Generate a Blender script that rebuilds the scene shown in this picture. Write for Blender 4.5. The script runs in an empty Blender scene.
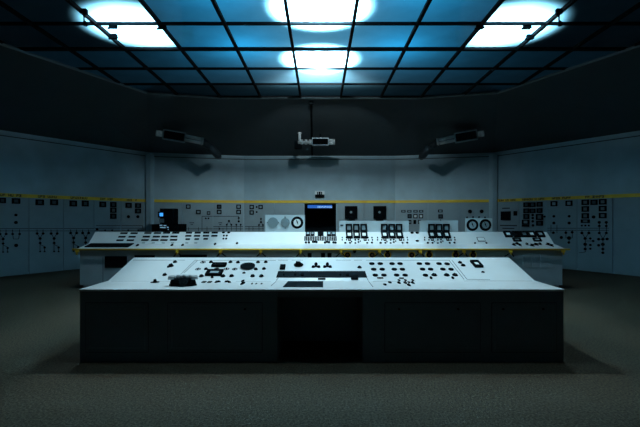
import bpy, bmesh, math, random
from mathutils import Vector, Matrix
random.seed(7)
SC = bpy.context.scene
COL = SC.collection
F = 427.0; EYE = 1.6; HOR = 218.0
V = Vector

# ------------------------------------------------------------------ materials
def mat(name, col, rough=.5, metal=0.0, emit=None, es=0.0, noise=0.0, nscale=8.0, bump=0.0, bscale=60.0, spec=.5):
    m = bpy.data.materials.new(name); m.use_nodes = True
    nt = m.node_tree; b = nt.nodes['Principled BSDF']
    b.inputs['Base Color'].default_value = (*col, 1)
    b.inputs['Roughness'].default_value = rough
    b.inputs['Metallic'].default_value = metal
    b.inputs['Specular IOR Level'].default_value = spec
    if emit:
        b.inputs['Emission Color'].default_value = (*emit, 1); b.inputs['Emission Strength'].default_value = es
    if noise or bump:
        tc = nt.nodes.new('ShaderNodeTexCoord')
    if noise:
        n = nt.nodes.new('ShaderNodeTexNoise'); n.inputs['Scale'].default_value = nscale; n.inputs['Detail'].default_value = 5
        nt.links.new(tc.outputs['Object'], n.inputs['Vector'])
        r = nt.nodes.new('ShaderNodeValToRGB')
        r.color_ramp.elements[0].position = .3; r.color_ramp.elements[1].position = .7
        r.color_ramp.elements[0].color = (*[c*(1-noise) for c in col], 1)
        r.color_ramp.elements[1].color = (*[min(1, c*(1+noise)) for c in col], 1)
        nt.links.new(n.outputs['Fac'], r.inputs['Fac']); nt.links.new(r.outputs['Color'], b.inputs['Base Color'])
    if bump:
        n2 = nt.nodes.new('ShaderNodeTexNoise'); n2.inputs['Scale'].default_value = bscale; n2.inputs['Detail'].default_value = 3
        nt.links.new(tc.outputs['Object'], n2.inputs['Vector'])
        bp = nt.nodes.new('ShaderNodeBump'); bp.inputs['Strength'].default_value = bump; bp.inputs['Distance'].default_value = .02
        nt.links.new(n2.outputs['Fac'], bp.inputs['Height']); nt.links.new(bp.outputs['Normal'], b.inputs['Normal'])
    return m

M = dict(
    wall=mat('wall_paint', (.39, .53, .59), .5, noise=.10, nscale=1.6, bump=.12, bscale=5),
    panel=mat('panel_paint', (.29, .37, .40), .42, noise=.06, nscale=2.5),
    plenum=mat('plenum_black', (.01, .012, .015), .9),
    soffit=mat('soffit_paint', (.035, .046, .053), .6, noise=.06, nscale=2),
    floor=mat('floor_carpet', (.046, .035, .021), .85, noise=.85, nscale=50, bump=.5, bscale=120, spec=.2),
    enamel=mat('console_enamel', (.64, .70, .71), .30, spec=.9, noise=.04, nscale=3),
    fbody=mat('front_body_shaded_paint', (.115, .148, .16), .5, noise=.06, nscale=4),  # console body grey, darkened to carry the shade on the front face
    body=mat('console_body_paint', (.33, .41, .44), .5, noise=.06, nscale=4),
    board=mat('board_paint', (.45, .55, .58), .45),
    black=mat('black_plastic', (.004, .005, .006), .8, spec=0),
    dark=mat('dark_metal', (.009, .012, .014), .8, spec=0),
    seam=mat('seam_shadow_gap', (.05, .065, .075), .7),
    white=mat('white_dial', (.70, .76, .76), .4),
    greydial=mat('grey_dial', (.16, .21, .225), .3),
    window=mat('meter_window', (.30, .38, .41), .2),
    darkwin=mat('dark_meter_window', (.07, .10, .115), .2),
    yellow=mat('yellow_tape', (.95, .58, .04), .5, noise=.12, nscale=3),
    yring=mat('yellow_ring', (.95, .58, .05), .45),
    rust=mat('reddish_core', (.12, .03, .015), .6),
    ink=mat('tape_ink', (.03, .025, .02), .8),
    frame=mat('ceiling_frame_metal', (.006, .008, .010), .8, spec=.08),
    trim=mat('ceiling_edge_trim', (.16, .20, .22), .5),
    silver=mat('foil_silver', (.92, .95, .96), .2, spec=1.0, metal=.25, bump=.3, bscale=12),
    steel=mat('grey_steel', (.22, .26, .28), .45, metal=.3),
    blue=mat('blue_screen', (.01, .03, .08), .3, emit=(.05, .33, .95), es=1.3),
    bluesign=mat('blue_lit_sign', (.01, .03, .08), .3, emit=(.02, .12, .50), es=.9),
    whitesign=mat('lit_lettering', (.3, .4, .5), .4, emit=(.35, .60, .9), es=.8),
    ledw=mat('small_lit_display', (.1, .15, .2), .4, emit=(.25, .50, .72), es=.55),
    pale=mat('pale_handset', (.34, .40, .42), .25),
)
def glass_mat():
    m = bpy.data.materials.new('frosted_ceiling_glass'); m.use_nodes = True
    nt = m.node_tree; nt.nodes.clear()
    out = nt.nodes.new('ShaderNodeOutputMaterial')
    tr = nt.nodes.new('ShaderNodeBsdfTransparent'); tr.inputs['Color'].default_value = (.64, .74, .77, 1)
    tl = nt.nodes.new('ShaderNodeBsdfTranslucent')
    tc = nt.nodes.new('ShaderNodeTexCoord')
    n = nt.nodes.new('ShaderNodeTexNoise'); n.inputs['Scale'].default_value = 2.2; n.inputs['Detail'].default_value = 6
    r = nt.nodes.new('ShaderNodeValToRGB')
    r.color_ramp.elements[0].position = .3; r.color_ramp.elements[0].color = (.17, .46, .62, 1)
    r.color_ramp.elements[1].position = .7; r.color_ramp.elements[1].color = (.21, .54, .73, 1)
    nt.links.new(tc.outputs['Object'], n.inputs['Vector']); nt.links.new(n.outputs['Fac'], r.inputs['Fac'])
    nt.links.new(r.outputs['Color'], tl.inputs['Color'])
    mx = nt.nodes.new('ShaderNodeMixShader'); mx.inputs[0].default_value = .70
    nt.links.new(tr.outputs[0], mx.inputs[1]); nt.links.new(tl.outputs[0], mx.inputs[2])
    nt.links.new(mx.outputs[0], out.inputs['Surface'])
    return m
M['glass'] = glass_mat()

# ------------------------------------------------------------------ mesh helpers
def box_bm(bm, x0, x1, y0, y1, z0, z1, mtx=None):
    vs = [bm.verts.new((x, y, z)) for x in (x0, x1) for y in (y0, y1) for z in (z0, z1)]
    for f in ((0,1,3,2),(4,6,7,5),(0,4,5,1),(2,3,7,6),(0,2,6,4),(1,5,7,3)):
        bm.faces.new([vs[i] for i in f])
    if mtx: bmesh.ops.transform(bm, matrix=mtx, verts=vs)
    return vs
def cyl_bm(bm, r0, r1, z0, z1, n=16, mtx=None, cap=True):
    a = [bm.verts.new((r0*math.cos(2*math.pi*i/n), r0*math.sin(2*math.pi*i/n), z0)) for i in range(n)]
    b = [bm.verts.new((r1*math.cos(2*math.pi*i/n), r1*math.sin(2*math.pi*i/n), z1)) for i in range(n)]
    for i in range(n): bm.faces.new((a[i], a[(i+1)%n], b[(i+1)%n], b[i]))
    if cap: bm.faces.new(a[::-1]); bm.faces.new(b)
    if mtx: bmesh.ops.transform(bm, matrix=mtx, verts=a+b)
    return a+b
def rod_bm(bm, p, q, r, n=10):
    p, q = V(p), V(q); d = q-p
    mt = Matrix.Translation(p) @ d.to_track_quat('Z', 'Y').to_matrix().to_4x4()
    return cyl_bm(bm, r, r, 0, d.length, n, mt)
def prism_bm(bm, prof, x0, x1):          # profile in (y,z), extruded along x
    a = [bm.verts.new((x0, y, z)) for y, z in prof]; b = [bm.verts.new((x1, y, z)) for y, z in prof]
    n = len(prof)
    bm.faces.new(a); bm.faces.new(b[::-1])
    for i in range(n): bm.faces.new((a[i], b[i], b[(i+1)%n], a[(i+1)%n]))
def torus_bm(bm, R, r, n=24, k=8, mtx=None, z=0):
    ring = []
    for i in range(n):
        t = 2*math.pi*i/n
        ring.append([bm.verts.new(((R+r*math.cos(2*math.pi*j/k))*math.cos(t), (R+r*math.cos(2*math.pi*j/k))*math.sin(t), z+r*math.sin(2*math.pi*j/k))) for j in range(k)])
    for i in range(n):
        for j in range(k):
            bm.faces.new((ring[i][j], ring[(i+1)%n][j], ring[(i+1)%n][(j+1)%k], ring[i][(j+1)%k]))
def finish(bm, name, material, smooth=False):
    bmesh.ops.recalc_face_normals(bm, faces=bm.faces)
    me = bpy.data.meshes.new(name); bm.to_mesh(me); bm.free()
    for m in (material if isinstance(material, (list, tuple)) else [material]): me.materials.append(m)
    if smooth:
        for p in me.polygons: p.use_smooth = len(p.vertices) <= 4
    return me
def mesh(name, fn, material, smooth=False):
    bm = bmesh.new(); fn(bm); return finish(bm, name, material, smooth)

# ------------------------------------------------------------------ object helpers
def W(o):                                    # world matrix from the parent chain (unevaluated)
    m = o.matrix_basis.copy(); p = o.parent
    while p: m = p.matrix_basis @ m; p = p.parent
    return m
def link(name, me, mw=None, parent=None, label=None):
    o = bpy.data.objects.new(name, me); COL.objects.link(o)
    mw = mw or Matrix()
    if parent:
        o.parent = parent; mw = W(parent).inverted() @ mw
    o.matrix_basis = mw
    if label: o['label'] = label
    return o
def thing(name, label, cat, loc, group=None):
    o = bpy.data.objects.new(name, None); COL.objects.link(o); o.location = loc; o.empty_display_size = .1
    o['label'] = label; o['category'] = cat
    if group: o['group'] = group
    return o
def tag(o, label, cat, group=None):
    o['label'] = label; o['category'] = cat
    if group: o['group'] = group
    return o
def struct(name, me, parent=None, mw=None):
    o = link(name, me, mw, parent)
    if not parent: o['kind'] = 'structure'
    return o

class Surf:                                   # a plane in the room; ray of the view hits it
    def __init__(s, o, u, v):
        s.o = V(o); s.u = V(u).normalized(); s.n = s.u.cross(V(v)).normalized(); s.v = s.n.cross(s.u)
    def hit(s, px, py):
        d = V(((px-320)/F, 1, -(py-HOR)/F)); c = V((0, 0, EYE))
        t = (s.o-c).dot(s.n)/d.dot(s.n); return c+d*t
    def m(s, p, lift=0, rot=0):
        r = Matrix((s.u, s.v, s.n)).transposed().to_4x4()
        return Matrix.Translation(p+s.n*lift) @ r @ Matrix.Rotation(rot, 4, 'Z')
    def size(s, px, py, w, h):
        a, b = s.hit(px-w/2, py), s.hit(px+w/2, py); c, d = s.hit(px, py-h/2), s.hit(px, py+h/2)
        return abs((b-a).dot(s.u)), abs((d-c).dot(s.v))
    def off(s, d): return Surf(s.o+s.n*d, s.u, s.v)
def S(x, y, z): return Matrix.Diagonal((x, y, z, 1))

# prototype meshes (unit sized, x,y = on surface, z = out)
def _frame(bm):
    t = .22
    box_bm(bm, -.5, .5, .5-t, .5, 0, 1); box_bm(bm, -.5, .5, -.5, -.5+t, 0, 1)
    box_bm(bm, -.5, -.5+t, -.5+t, .5-t, 0, 1); box_bm(bm, .5-t, .5, -.5+t, .5-t, 0, 1)
P = {}
P['frame'] = mesh('meter_frame', _frame, M['black'])
def _plate(bm):
    vs = box_bm(bm, -.5, .5, -.5, .5, 0, 1)
for k in ('black', 'dark', 'white', 'window', 'darkwin', 'enamel', 'seam', 'board', 'panel', 'body', 'yellow', 'ink', 'blue', 'bluesign', 'whitesign', 'ledw', 'greydial', 'steel'):
    P['plate_'+k] = mesh('plate_'+k, _plate, M[k])
def _knob(bm):
    cyl_bm(bm, .5, .46, 0, .35, 16); cyl_bm(bm, .40, .36, .35, 1, 16)
    box_bm(bm, -.07, .07, -.42, .42, .5, 1.12)
P['knob'] = mesh('knob', _knob, M['black'], True)
def _disc(bm): cyl_bm(bm, .5, .5, 0, 1, 20)
for k in ('black', 'dark', 'white', 'greydial', 'window', 'steel', 'rust', 'enamel'):
    P['disc_'+k] = mesh('disc_'+k, _disc, M[k], True)
def _button(bm): cyl_bm(bm, .5, .5, 0, .7, 10); cyl_bm(bm, .5, .3, .7, 1, 10)
P['button'] = mesh('button', _button, M['black'], True)
def _ring(bm):
    torus_bm(bm, .40, .14, 28, 8)
    bmesh.ops.scale(bm, vec=(1, 1, 2.5), verts=bm.verts)
P['ring'] = mesh('bezel', _ring, M['black'], True)
P['yring'] = mesh('yellow_bezel', lambda bm: torus_bm(bm, .42, .10, 24, 8), M['yring'], True)
def _sel(bm):
    cyl_bm(bm, .5, .5, 0, .25, 18)
P['sel'] = mesh('selector_plate', lambda bm: torus_bm(bm, .41, .09, 22, 6, None, .05), M['black'], True)
def _pointer(bm): box_bm(bm, -.09, .09, -.45, .45, 0, 1); cyl_bm(bm, .2, .16, 0, 1, 12)
P['pointer'] = mesh('pointer', _pointer, M['black'])
def _lever(bm):
    cyl_bm(bm, .5, .4, 0, .25, 12); cyl_bm(bm, .13, .13, .25, .8, 8); cyl_bm(bm, .35, .35, .8, 1, 12)
P['lever'] = mesh('toggle_lever', _lever, M['black'], True)

def ins(kind, root, sf, px, py, w, h, depth=.02, name=None, lift=0.0, rot=0, label=None):
    """instrument of a prototype shape on a surface of root"""
    p = sf.hit(px, py); a, b = sf.size(px, py, w, h)
    return link(name or kind, P[kind], sf.m(p, lift, rot) @ S(a, b, depth), root, label)
def meter(root, sf, px, py, w, h, win='window', depth=.025, label=None):
    o = ins('frame', root, sf, px, py, w, h, depth, 'meter', label=label)
    p = sf.hit(px, py); a, b = sf.size(px, py, w, h)
    link('dial_face', P['plate_'+win], sf.m(p) @ S(a*.6, b*.6, depth*.5), o)
    return o
def round_(root, sf, px, py, d, depth=.02, name='knob', kind='knob', rot=0, sq=None, lift=0):
    p = sf.hit(px, py); a, b = sf.size(px, py, d, 1)
    return link(name, P[kind], sf.m(p, lift, rot) @ S(a, a, depth), root)

# ------------------------------------------------------------------ room
ZC = 5.0; ZW = 4.0
outer = [(-2.94,16.5), (-6.27,15.65), (-9.3,10.72), (-9.97,7), (-9.97,-5), (9.97,-5), (9.97,7), (9.41,10.72), (6.38,15.65), (2.9,16.5)]
inner = [(-2.8,12.05), (-4.7,11.55), (-6.2,8.3), (-6.9,5.5), (-6.9,-3), (6.9,-3), (6.9,5.5), (6.3,8.3), (4.8,11.55), (2.8,12.05)]
names = ['wall_back_left', 'wall_left', 'wall_left_near', 'wall_left_rear', 'wall_rear', 'wall_right_rear', 'wall_right_near', 'wall_right', 'wall_back_right', 'wall_back']
def slab(bm, a, b, z0, z1, t0, t1):           # vertical slab along a->b; offsets t outwards(+)
    a, b = V((*a, 0)), V((*b, 0)); d = (b-a).normalized(); n = V((d.y, -d.x, 0))
    c = V((0, 6, 0))
    if (c-a).dot(n) > 0: n = -n
    vs = []
    for p in (a, b):
        for t in (t0, t1):
            for z in (z0, z1): vs.append(bm.verts.new((p+n*t)+V((0, 0, z))))
    for f in ((0,1,3,2),(4,6,7,5),(0,4,5,1),(2,3,7,6),(0,2,6,4),(1,5,7,3)): bm.faces.new([vs[i] for i in f])
for i, nm in enumerate(names):
    a, b = outer[i], outer[(i+1) % 10]
    def f(bm):
        if nm == 'wall_back':
            x0, x1 = -.60, .62
            slab(bm, a, (x1, 16.5), 0, ZW, 0, .15); slab(bm, (x1, 16.5), (x0, 16.5), 2.14, ZW, 0, .15); slab(bm, (x0, 16.5), b, 0, ZW, 0, .15)
        else: slab(bm, a, b, 0, ZW, 0, .15)
    struct(nm, mesh(nm, f, M['wall']))
def fl(bm): bm.faces.new([bm.verts.new((x, y, 0)) for x, y in ((-10.3,-5.3),(10.3,-5.3),(10.3,18.6),(-10.3,18.6))])
struct('floor', mesh('floor', fl, M['floor']))
def sof(bm):
    o = [bm.verts.new((x, y, ZW)) for x, y in outer]; n = [bm.verts.new((x, y, ZC)) for x, y in inner]
    for i in range(10): bm.faces.new((o[i], o[(i+1)%10], n[(i+1)%10], n[i]))
    o2 = [bm.verts.new((x, y, ZW+.1)) for x, y in outer]; n2 = [bm.verts.new((x*.995, y*.995, ZC+.1)) for x, y in inner]
    for i in range(10): bm.faces.new((o2[i], o2[(i+1)%10], n2[(i+1)%10], n2[i]))
    for i in range(10): bm.faces.new((o[i], o[(i+1)%10], o2[(i+1)%10], o2[i]))
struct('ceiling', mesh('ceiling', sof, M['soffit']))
# plenum above the glass
def plen(bm):
    box_bm(bm, -8, 8, -5, 13.5, ZC+1.6, ZC+1.7)
    box_bm(bm, -8.1, -8, -5, 13.5, ZC-.4, ZC+1.7); box_bm(bm, 8, 8.1, -5, 13.5, ZC-.4, ZC+1.7)
    box_bm(bm, -8, 8, 13.4, 13.5, ZC-.2, ZC+1.7); box_bm(bm, -8, 8, -5.1, -5, ZC-.6, ZC+1.7)
struct('trim_4', mesh('plenum', plen, M['plenum']))
def parts_(bm):                             # dividing boards above the glass, plus a far board added to stop glow
    for s_ in (-1, 1):
        x = .02+s_*2.825
        box_bm(bm, min(.02, x*1.45), max(.02, x*1.45), 10.87, 10.89, ZC+.05, ZC+.34)
        box_bm(bm, x-.012, x+.012, 4.1, 8.63, ZC+.05, ZC+.85); box_bm(bm, min(x, x+s_*2.8), max(x, x+s_*2.8), 8.62, 8.64, ZC+.05, ZC+.85)
struct('trim_7', mesh('divider_and_glow_stop', parts_, M['plenum']))
# cornice groove and band
def corn(bm):
    for i in (9, 0, 1, 7, 8, 2, 6):
        slab(bm, outer[i], outer[(i+1)%10], 3.90, 3.995, -.05, -.001)
struct('trim_1', mesh('cornice', corn, M['wall']))
def corn2(bm):
    for i in (9, 0, 1, 7, 8, 2, 6):
        slab(bm, outer[i], outer[(i+1)%10], 3.845, 3.872, -.012, -.001)
struct('trim_2', mesh('dark_line', corn2, M['seam']))
def edge(bm):
    for i in range(10): rod_bm(bm, (*inner[i], ZC-.015), (*inner[(i+1)%10], ZC-.015), .035, 8)
struct('trim_3', mesh('edge', edge, M['trim']))
# corner posts
for n, (x, y) in ((5, outer[1]), (6, outer[8])):
    sx = 1 if x < 0 else -1
    struct('trim_%d' % n, mesh('corner_post', lambda bm: cyl_bm(bm, .16, .16, 0, 3.9, 6, Matrix.Translation((x+sx*.07, y-.1, 0))), M['wall']))
# glass ceiling
root = bpy.data.objects.new('window_1', None); COL.objects.link(root); root.location = (0, 5, ZC); root['kind'] = 'structure'
G = 1.13; xs = [.02+G*(k+.5) for k in range(-7, 7)]; ys = [12.02-G*k for k in range(0, 15)]
me = mesh('glass_pane', lambda bm: bm.faces.new([bm.verts.new(c) for c in ((-.5*G,-.5*G,0),(.5*G,-.5*G,0),(.5*G,.5*G,0),(-.5*G,.5*G,0))]), M['glass'])
hid = mesh('glass_sheet', lambda bm: [bm.faces.new([bm.verts.new((x+a*G, y+b*G, 0)) for a, b in ((0,0),(1,0),(1,-1),(0,-1))]) for x in xs[:-1] for y in ys[6:-1]] , M['glass'])
for x in xs[:-1]:
    for j, y in enumerate(ys[:6]): link('glass_pane', me, Matrix.Translation((x+G/2, y-G/2, ZC+.04)), root)
link('glass_sheet', hid, Matrix.Translation((0, 0, ZC+.04)), root)
for x in xs:
    link('frame_bar', mesh('bar', lambda bm: box_bm(bm, x-.028, x+.028, ys[-1], 13.2, ZC-.02, ZC+.037), M['frame']), None, root)
for k, y in enumerate(ys):
    t = .05 if k in (3, 7) else .024
    link('frame_bar', mesh('bar', lambda bm: box_bm(bm, xs[0], xs[-1], y-t, y+t, ZC-.01, ZC+.037), M['frame']), None, root)
# clamps hanging from the bars
def hook(bm):
    box_bm(bm, -.05, .05, -.03, .03, -.05, .03); rod_bm(bm, (0, 0, -.04), (0, 0, -.16), .012); rod_bm(bm, (0, 0, -.16), (.05, 0, -.2), .016)
    cyl_bm(bm, .035, .03, -.24, -.18, 10, Matrix.Translation((.02, 0, 0)))
def clamp(bm):
    box_bm(bm, -.06, .06, -.035, .035, -.05, .03); rod_bm(bm, (-.09, 0, -.05), (.08, 0, -.02), .018)
hk = mesh('ceiling_hook', hook, M['black']); ck = mesh('ceiling_clamp', clamp, M['black'])
cz = Surf((0, 0, ZC-.012), (1, 0, 0), (0, -1, 0))
for px, py, me_, nm, lb in ((84, 11, hk, 'ceiling_hook', 'black hook hanging from a ceiling bar beside the left glowing lamp patch'),
        (559, 11, hk, 'ceiling_hook', 'black hook hanging from a ceiling bar beside the right glowing lamp patch'),
        (113, 25.5, ck, 'ceiling_clamp', 'black clamp on a bar crossing inside the left glowing lamp patch, upper one'),
        (113.5, 36, ck, 'ceiling_clamp', 'black clamp on the slanting bar below left edge of the left lamp patch'),
        (162, 26, ck, 'ceiling_clamp', 'black clamp on the bar right of the left glowing lamp patch'),
        (527, 26, ck, 'ceiling_clamp', 'black clamp on the cross bar inside the right glowing lamp patch'),
        (530, 36.5, ck, 'ceiling_clamp', 'black clamp on the slanting bar at lower edge of the right lamp patch'),
        (480, 26, ck, 'ceiling_clamp', 'black clamp on the bar left of the right glowing lamp patch')):
    tag(link(nm, me_, Matrix.Translation(cz.hit(px, py))), lb, 'hook' if me_ == hk else 'clamp', 'fittings clamped to the ceiling bars')

# ------------------------------------------------------------------ wall surfaces
def wsurf(a, b, off=0.05):                    # a left, b right as seen from inside
    a, b = V((*a, 0)), V((*b, 0)); return Surf(a, b-a, (0, 0, 1)).off(off)
WL = wsurf(outer[2], outer[1]); WBL = wsurf(outer[1], outer[0]); WB = wsurf(outer[0], outer[9]); WBR = wsurf(outer[9], outer[8]); WR = wsurf(outer[8], outer[7])
PH = 2.2
def panel(sf, x0, x1, label, recess=None):
    a, b = sf.hit(x0, 218), sf.hit(x1, 218); a.z = b.z = 0
    if recess: a, b = recess(a, b)
    w = (b-a).length; c = (a+b)/2
    t = thing('switchgear_panel', label, 'panel', c - sf.n*.05, 'grey switchgear panels lining the walls')
    def f(bm):
        box_bm(bm, -w/2+.006, w/2-.006, .06, PH, -.048, 0)
        box_bm(bm, -w/2+.02, w/2-.02, 0.0, .06, -.048, -.015)
    me = mesh('panel_body', f, M['panel'])
    link('body', me, sf.m(c), t)
    return t
# left wall panels
p0 = panel(WL, -34, -2.5, 'grey switchgear panel cut by the left edge of the photo')
pL1 = panel(WL, -2, 29, 'grey wall panel at far left with two meters and small dots over circles')
pL2 = panel(WL, 29, 63.4, 'grey left wall panel between two seams with two meters over a pair of branching diagrams')
pL3 = panel(WL, 63.4, 94, 'grey left wall panel behind left tip of rear console, two meters on top')
pL4 = panel(WL, 94, 121, 'grey left wall panel with three dark meters stacked in its right column')
pL5 = panel(WL, 121, 144, 'grey left wall panel by the left room corner with three meters and two black dots')
pB1 = panel(WBL, 152, 182.5, 'plain grey back wall panel behind the black equipment rack with blue screen')
pB2 = panel(WBL, 182.5, 213, 'grey back wall panel with three scattered square meters, right of the equipment rack')
pB3 = panel(WBL, 213, 243.7, 'grey back wall panel with two columns of paired square meters and node diagram')
pB4 = panel(WB, 244.3, 274.5, 'grey back wall panel with three small meters above the round dial board')
pB5 = panel(WB, 274.5, 304, 'plain grey back wall panel just left of the dark doorway')
pC1 = panel(WB, 337, 364, 'grey back wall panel right of the doorway carrying one black square instrument')
pC2 = panel(WB, 364, 394.7, 'grey back wall panel carrying the second black square instrument from the doorway')
pC3 = panel(WBR, 395.3, 428, 'grey back wall panel with a cluster of small switches and two pale ones')
pC4 = panel(WBR, 428, 459, 'grey back wall panel with two small stacked meters behind the right meter board')
pC5 = panel(WBR, 459, 491, 'grey back wall panel with two round knobs above the twin gauge board')
pR1 = panel(WR, 497.5, 519, 'grey right wall panel with one black square hatch and printed lines')
pR2 = panel(WR, 519, 547, 'grey right wall panel crowded with a three by three block of meters')
pR3 = panel(WR, 547, 577, 'grey right wall panel with two pale meters over two dots and diamonds')
pR4 = panel(WR, 577, 612.6, 'grey right wall panel with the tallest stack of meters and long circle diagram')
pR5 = panel(WR, 613.6, 655, 'blank grey right wall panel at the right edge of the photo')

def mm(t, sf, lst, w=6, h=5.4, win='window'):
    for e in lst: meter(t, sf, e[0], e[1], e[2] if len(e) > 2 else w, e[3] if len(e) > 3 else h, e[4] if len(e) > 4 else win, .04)
def dots(t, sf, lst, d=2.4):
    for e in lst: round_(t, sf, e[0], e[1], e[2] if len(e) > 2 else d, .02, 'indicator', 'disc_black')
def lines(t, sf, segs, wpx=.45, name='diagram_line'):      # one mesh: the painted line diagram on a panel
    bm = bmesh.new()
    for (x0, y0, x1, y1) in segs:
        a, b = sf.hit(x0, y0), sf.hit(x1, y1); d = b-a
        s = sf.hit((x0+x1)/2, 218).y/F*wpx/2
        dr = d.normalized(); sd = sf.n.cross(dr).normalized()
        vs = [bm.verts.new(q) for q in (a-sd*s, b-sd*s, b+sd*s, a+sd*s)]
        vt = [bm.verts.new(v.co+sf.n*.006) for v in vs]
        bm.faces.new(vt); bm.faces.new(vs[::-1])
        for i in range(4): bm.faces.new((vs[i], vs[(i+1)%4], vt[(i+1)%4], vt[i]))
    return link(name, finish(bm, name, M['black']), None, t)

def branch(x, y0, s=1.0, side=1, both=False):
    seg = [(x-3*s, 229.5, x-3*s, y0), (x+3*s, 229.5, x+3*s, y0), (x-3*s, y0, x, y0+4.5), (x+3*s, y0, x, y0+4.5), (x, y0+4.5, x, y0+18),
           (x, y0+11, x+4.5*s*side, y0+13), (x+4.5*s*side, y0+13, x+4.5*s*side, y0+18)]
    d = [(x-3*s, y0, 2.6), (x+3*s, y0, 2.6), (x, y0+5, 2.8), (x, y0+9.5, 2.5), (x, y0+18, 1.6), (x+4.5*s*side, y0+14, 2.2), (x+4.5*s*side, y0+18, 1.5)]
    return seg, d
def bus(x0, x1, ya=228.6, yb=230.9): return [(x0, ya, x1, ya-.02*(x1-x0)*0), (x0, yb, x1, yb)]
mm(pL1, WL, [(2.2, 200.4, 6.5, 5.5), (15.8, 201, 8, 5.6)], win='darkwin'); dots(pL1, WL, [(15.8, 215, 3), (15.8, 222.5, 3.6), (16, 245.4, 3.8)])
s1, d1 = branch(3, 234); lines(pL1, WL, bus(-1, 28.5)+s1+[(12.5, 229.5, 12.5, 234), (19.5, 229.5, 19.5, 234), (12.5, 234, 13.5, 239), (19.5, 234, 18.5, 239), (13.5, 239, 18.5, 239)]); dots(pL1, WL, d1+[(12.5, 234), (19.5, 234)])
mm(pL2, WL, [(39.5, 202.3, 8, 5.8), (53.8, 202.3, 7.5, 5.8)], win='darkwin')
s1, d1 = branch(40, 233.5); s2, d2 = branch(54, 233.5); lines(pL2, WL, bus(29.3, 63)+s1+s2); dots(pL2, WL, d1+d2)
mm(pL3, WL, [(73, 203.5, 7, 6), (85, 203.5, 6.4, 6)], win='darkwin')
s1, d1 = branch(73.5, 233); s2, d2 = branch(85.5, 233); lines(pL3, WL, bus(63.8, 93.6)+s1+s2); dots(pL3, WL, d1+d2)
mm(pL4, WL, [(102.5, 204.4, 6.2, 5.6), (113, 204.6, 5.8, 5.2), (113, 210.2, 5.8, 5.2, 'greydial'), (113, 216.2, 5.8, 5.2)], win='darkwin'); dots(pL4, WL, [(97, 229.5), (105, 230.3, 1.6), (112, 230.3, 1.6)])
lines(pL4, WL, [(96, 225.6, 120.5, 225.6), (94.5, 228.2, 120.5, 228.2), (94.5, 230.5, 120.5, 230.5)])
mm(pL5, WL, [(128.3, 205.3, 5.8, 5), (137.7, 205.6, 5.6, 4.8), (137.7, 211, 5.6, 4.8)], win='darkwin'); dots(pL5, WL, [(128.3, 216.7, 2.8), (137.7, 216.7, 2.8), (128, 230.3, 1.6), (138, 230.3, 1.6)])
lines(pL5, WL, [(121.5, 225.6, 142.4, 225.6), (142.4, 225.6, 142.4, 228.2), (121.5, 228.2, 143.5, 228.2), (121.5, 230.5, 143.5, 230.5)])
# back
mm(pB2, WBL, [(188.3, 206.6, 4.6, 4.2), (198.4, 212, 4.6, 4.2), (208.6, 213, 3.4, 3.4)]); dots(pB2, WBL, [(205.8, 218.4, 1.8), (208.5, 218.4, 1.8)])
lines(pB2, WBL, [(202, 216.3, 212.8, 216.3), (202, 216.3, 202, 231), (186, 228.8, 212.6, 228.8), (188.5, 227.3, 188.5, 231), (198.5, 227.3, 198.5, 231), (207, 226.5, 207, 231)])
for y in (222.8, 224.6): ins('plate_dark', pB2, WBL, 191.8, y, 4.6 if y < 224 else 2.4, .6, .004, 'printed_caption')
mm(pB3, WBL, [(219.2, 206.7, 4.6, 4.2, 'darkwin'), (219.2, 212, 4.6, 4.2), (238.6, 206.7, 4.6, 4.2), (238.6, 212, 4.6, 4.2)])
lines(pB3, WBL, [(213.3, 216.3, 238.7, 216.3), (238.7, 216.3, 238.7, 222), (213.3, 226.5, 243, 226.5), (213.3, 228.8, 243, 228.8), (229, 221, 226.8, 225), (229, 221, 231.3, 225), (226.8, 225, 226.8, 231), (231.3, 225, 231.3, 231), (236.3, 225, 236.3, 231), (240.7, 225, 240.7, 231), (219, 226.5, 219, 231), (223, 228, 223, 231)])
dots(pB3, WBL, [(229, 221, 2.2), (226.8, 224.7, 1.9), (231.3, 224.7, 1.9), (238.7, 218, 2), (238.7, 221.4, 2.2), (236.3, 224.7, 1.9), (240.7, 224.7, 1.9), (219.5, 228.8, 1.6)])
for y in (222.8, 224.6): ins('plate_dark', pB3, WBL, 220.3, y, 3.8 if y < 224 else 2, .6, .004, 'printed_caption')
mm(pB4, WB, [(251.8, 207, 4.2, 4.2), (260.7, 207, 4.2, 4.2), (251.8, 212.5, 4.2, 4.2)]); dots(pB4, WB, [(256.7, 207, 1.8), (256.7, 212, 1.8), (261, 219, 1.8), (261, 222, 2), (259, 225, 1.8), (263, 225, 1.8)])
lines(pB4, WB, [(261, 217.5, 261, 222), (261, 222, 259, 225), (261, 222, 263, 225), (259, 225, 259, 231), (263, 225, 263, 231), (245, 226.5, 264, 226.5), (245, 228.8, 264, 228.8), (249, 226.5, 249, 231), (253, 226.5, 253, 231)])
for t, sf, x in ((pC1, WB, 351), (pC2, WB, 379.5)):
    o = ins('plate_black', t, sf, x, 212.4, 12.4, 12.6, .09, 'square_instrument')
    ins('ring', o, sf.off(.09), x, 212.4, 9.5, 9.5, .02, 'dial_ring'); ins('pointer', o, sf.off(.09), x-.3, 212.4, 2.6, 5, .01, 'dial_pointer', rot=.6)
    round_(o, sf.off(.09), x, 212.2, 2.4, .02, 'dial_hub', 'disc_steel')
    ins('plate_black', t, sf, x, 219.9, 7.4, 1.6, .06, 'drawer_lip')
for x in (403.4, 409.4, 415.5, 421.2): meter(pC3, WBR, x, 211.3, 4.2, 2.4, 'window')
meter(pC3, WBR, 409.6, 216.2, 4.2, 4.2, 'darkwin')
for x in (415.4, 421): meter(pC3, WBR, x, 216.2, 4.2, 4.2, 'white')
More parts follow.
